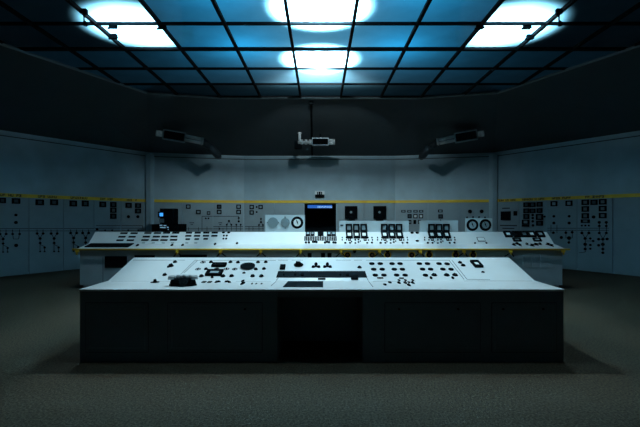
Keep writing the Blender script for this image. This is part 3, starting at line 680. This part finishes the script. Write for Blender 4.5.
# left part
K(175, 262.2, 4.4); K(171, 266.2, 5.4, .03); K(168.6, 267, 3.4); K(164.7, 275, 4.6); 
o = round_(t, FD, 155, 282.4, 8.6, .006, 'selector_switch', 'disc_black'); round_(o, FD.off(.006), 155, 282.2, 4, .035, 'pointer_knob', 'knob')
# writing pad
pad = quad_on(FD, [(282.8, 287.2), (323.2, 287.2), (323.2, 281.5), (288.2, 281.5)], .006, M['dark'], 'writing_pad')
pad.parent = None; pad.matrix_basis = Matrix(); tag(pad, 'flat dark writing pad lying on the ledge above the kneehole', 'pad')
# telephone
c = FD.hit(183, 285.6); t = thing('telephone', 'black desk telephone with pale shiny handset standing on the front console', 'telephone', c)
Tm = Matrix.Translation(c) @ Matrix.Rotation(.08, 4, 'Z')
def ph(bm):
    vs = cyl_bm(bm, .165, .155, 0, .03, 8); bmesh.ops.scale(bm, vec=(1, .62, 1), verts=vs)
    vs = cyl_bm(bm, .155, .14, .03, .075, 8); bmesh.ops.scale(bm, vec=(1, .55, 1), verts=vs)
    box_bm(bm, -.10, -.07, -.03, .03, .07, .085); box_bm(bm, .07, .10, -.03, .03, .07, .085)
ob = link('telephone_body', mesh('telephone_body', ph, M['black']), Tm, t); bv = ob.modifiers.new('b', 'BEVEL'); bv.width = .008; bv.segments = 2
link('dial', mesh('dial', lambda bm: (cyl_bm(bm, .05, .045, 0, .012, 24), cyl_bm(bm, .02, .018, .012, .02, 16)), M['dark'], True), Tm @ Matrix.Translation((.02, -.075, .05)) @ Matrix.Rotation(1.0, 4, 'X'), t)
def hs(bm):
    pts = [(-.13, 0, .093), (-.07, 0, .1), (0, 0, .103), (.07, 0, .1), (.13, 0, .093)]
    for a, b in zip(pts, pts[1:]): rod_bm(bm, a, b, .026, 12)
    for s in (-1, 1): cyl_bm(bm, .045, .038, .075, .115, 16, Matrix.Translation((s*.128, 0, 0)))
link('handset', mesh('handset', hs, M['pale'], True), Tm, t, 'pale handset')

# ------------------------------------------------------------------ equipment rack at the back left
Y = 14.0; X = lambda px: (px-320)/F*Y; Z = lambda py: EYE-(py-HOR)/F*Y
t = thing('equipment_rack', 'low black equipment rack with small lit displays behind the rear console at left', 'rack', (X(166), Y+.3, 0))
link('rack_body', mesh('rack_body', lambda bm: box_bm(bm, X(151.5), X(180), Y, Y+.7, 0, Z(224.2)), M['black']), None, t)
ES = Surf((0, Y, 0), (1, 0, 0), (0, 0, 1))
for x, y in ((157, 225.5), (161, 225.3), (165, 225.6), (157.5, 227.6), (161.5, 227.4), (168.2, 227.3), (169.2, 229.4), (164.3, 227.6)): ins('plate_ledw', t, ES, x, y, 2.6, .9, .01, 'lit_display')
for x, w in ((156, 7), (174, 10)): meter(t, ES, x, 227.5, w, 5.2, 'black')
t = thing('computer_cabinet', 'upright black cabinet with small glowing blue screen standing on the rack', 'monitor', (X(165.5), Y+.4, Z(224.2)))
link('cabinet_body', mesh('cabinet_body', lambda bm: box_bm(bm, X(158.8), X(172.6), Y+.1, Y+.55, Z(224.15), Z(208.4)), M['black']), None, t)
E2 = Surf((0, Y+.1, 0), (1, 0, 0), (0, 0, 1))
meter(t, E2, 161.6, 214.6, 6.6, 6, 'blue', .03); meter(t, E2, 168.7, 216, 6.4, 12, 'black', .03)
ins('plate_greydial', t, E2, 161.8, 220.6, 4.6, 4, .02, 'grey_drive_bay')

# ------------------------------------------------------------------ lights
def lamp(kind, loc, e, col=(1, 1, 1), rot=(0, 0, 0), **kw):
    d = bpy.data.lights.new('lamp_'+kind.lower(), kind); d.energy = e; d.color = col
    for k, v in kw.items(): setattr(d, k, v)
    o = bpy.data.objects.new('ceiling_lamp_or_fill', d); COL.objects.link(o); o.location = loc; o.rotation_euler = rot
    return o
LC = (.88, .97, 1)
for x, y, r, e, es, h in ((0, 7.0, .84, 100, 3300, 1.0), (0, 4.9, .8, 20, 700, 1.0), (0, 9.3, .84, 220, 3000, 1.0), (-3.27, 7.72, .98, 0, 850, 1.0), (3.33, 7.72, .98, 0, 850, 1.0)):
    lamp('SPOT', (x, y, ZC+h), es, LC, (0, 0, 0), spot_size=2*math.atan(r/h)*1.08, spot_blend=.42, shadow_soft_size=.08)
    if e: lamp('POINT', (x, y, ZC+.13), e, LC, shadow_soft_size=.04)
lamp('SPOT', (0, 9.4, ZC+.09), 3300, LC, V((0, -7.1, 2.1)).to_track_quat('Z', 'Y').to_euler(), spot_size=math.radians(110), spot_blend=1, shadow_soft_size=.04)  # added spot aimed at the back wall to brighten its middle
for x in (-1.5, 1.55):  # added blue fill points that tint the panes between the lamps
    for y in (6.3, 8.6): lamp('POINT', (x, y, ZC+.8), 34, (.04, .62, 1), shadow_soft_size=0)
w = bpy.data.worlds.new('World'); SC.world = w; w.use_nodes = True
w.node_tree.nodes['Background'].inputs[0].default_value = (.002, .003, .004, 1)
# ------------------------------------------------------------------ camera
cd = bpy.data.cameras.new('camera'); cam = bpy.data.objects.new('camera', cd); COL.objects.link(cam)
cam.location = (0, 0, EYE); cam.rotation_euler = (math.pi/2, 0, 0)
cd.sensor_width = 36; cd.lens = 36*F/640; cd.shift_y = (HOR-213.5)/640; cd.clip_start = .05; cd.clip_end = 100
SC.camera = cam
vs = SC.view_settings; vs.view_transform = 'Standard'; vs.look = 'None'; vs.gamma = 1; vs.exposure = 0; vs.use_curve_mapping = False
SC.cycles.use_denoising = True; SC.cycles.max_bounces = 8; SC.cycles.transparent_max_bounces = 12; SC.cycles.sample_clamp_indirect = 4
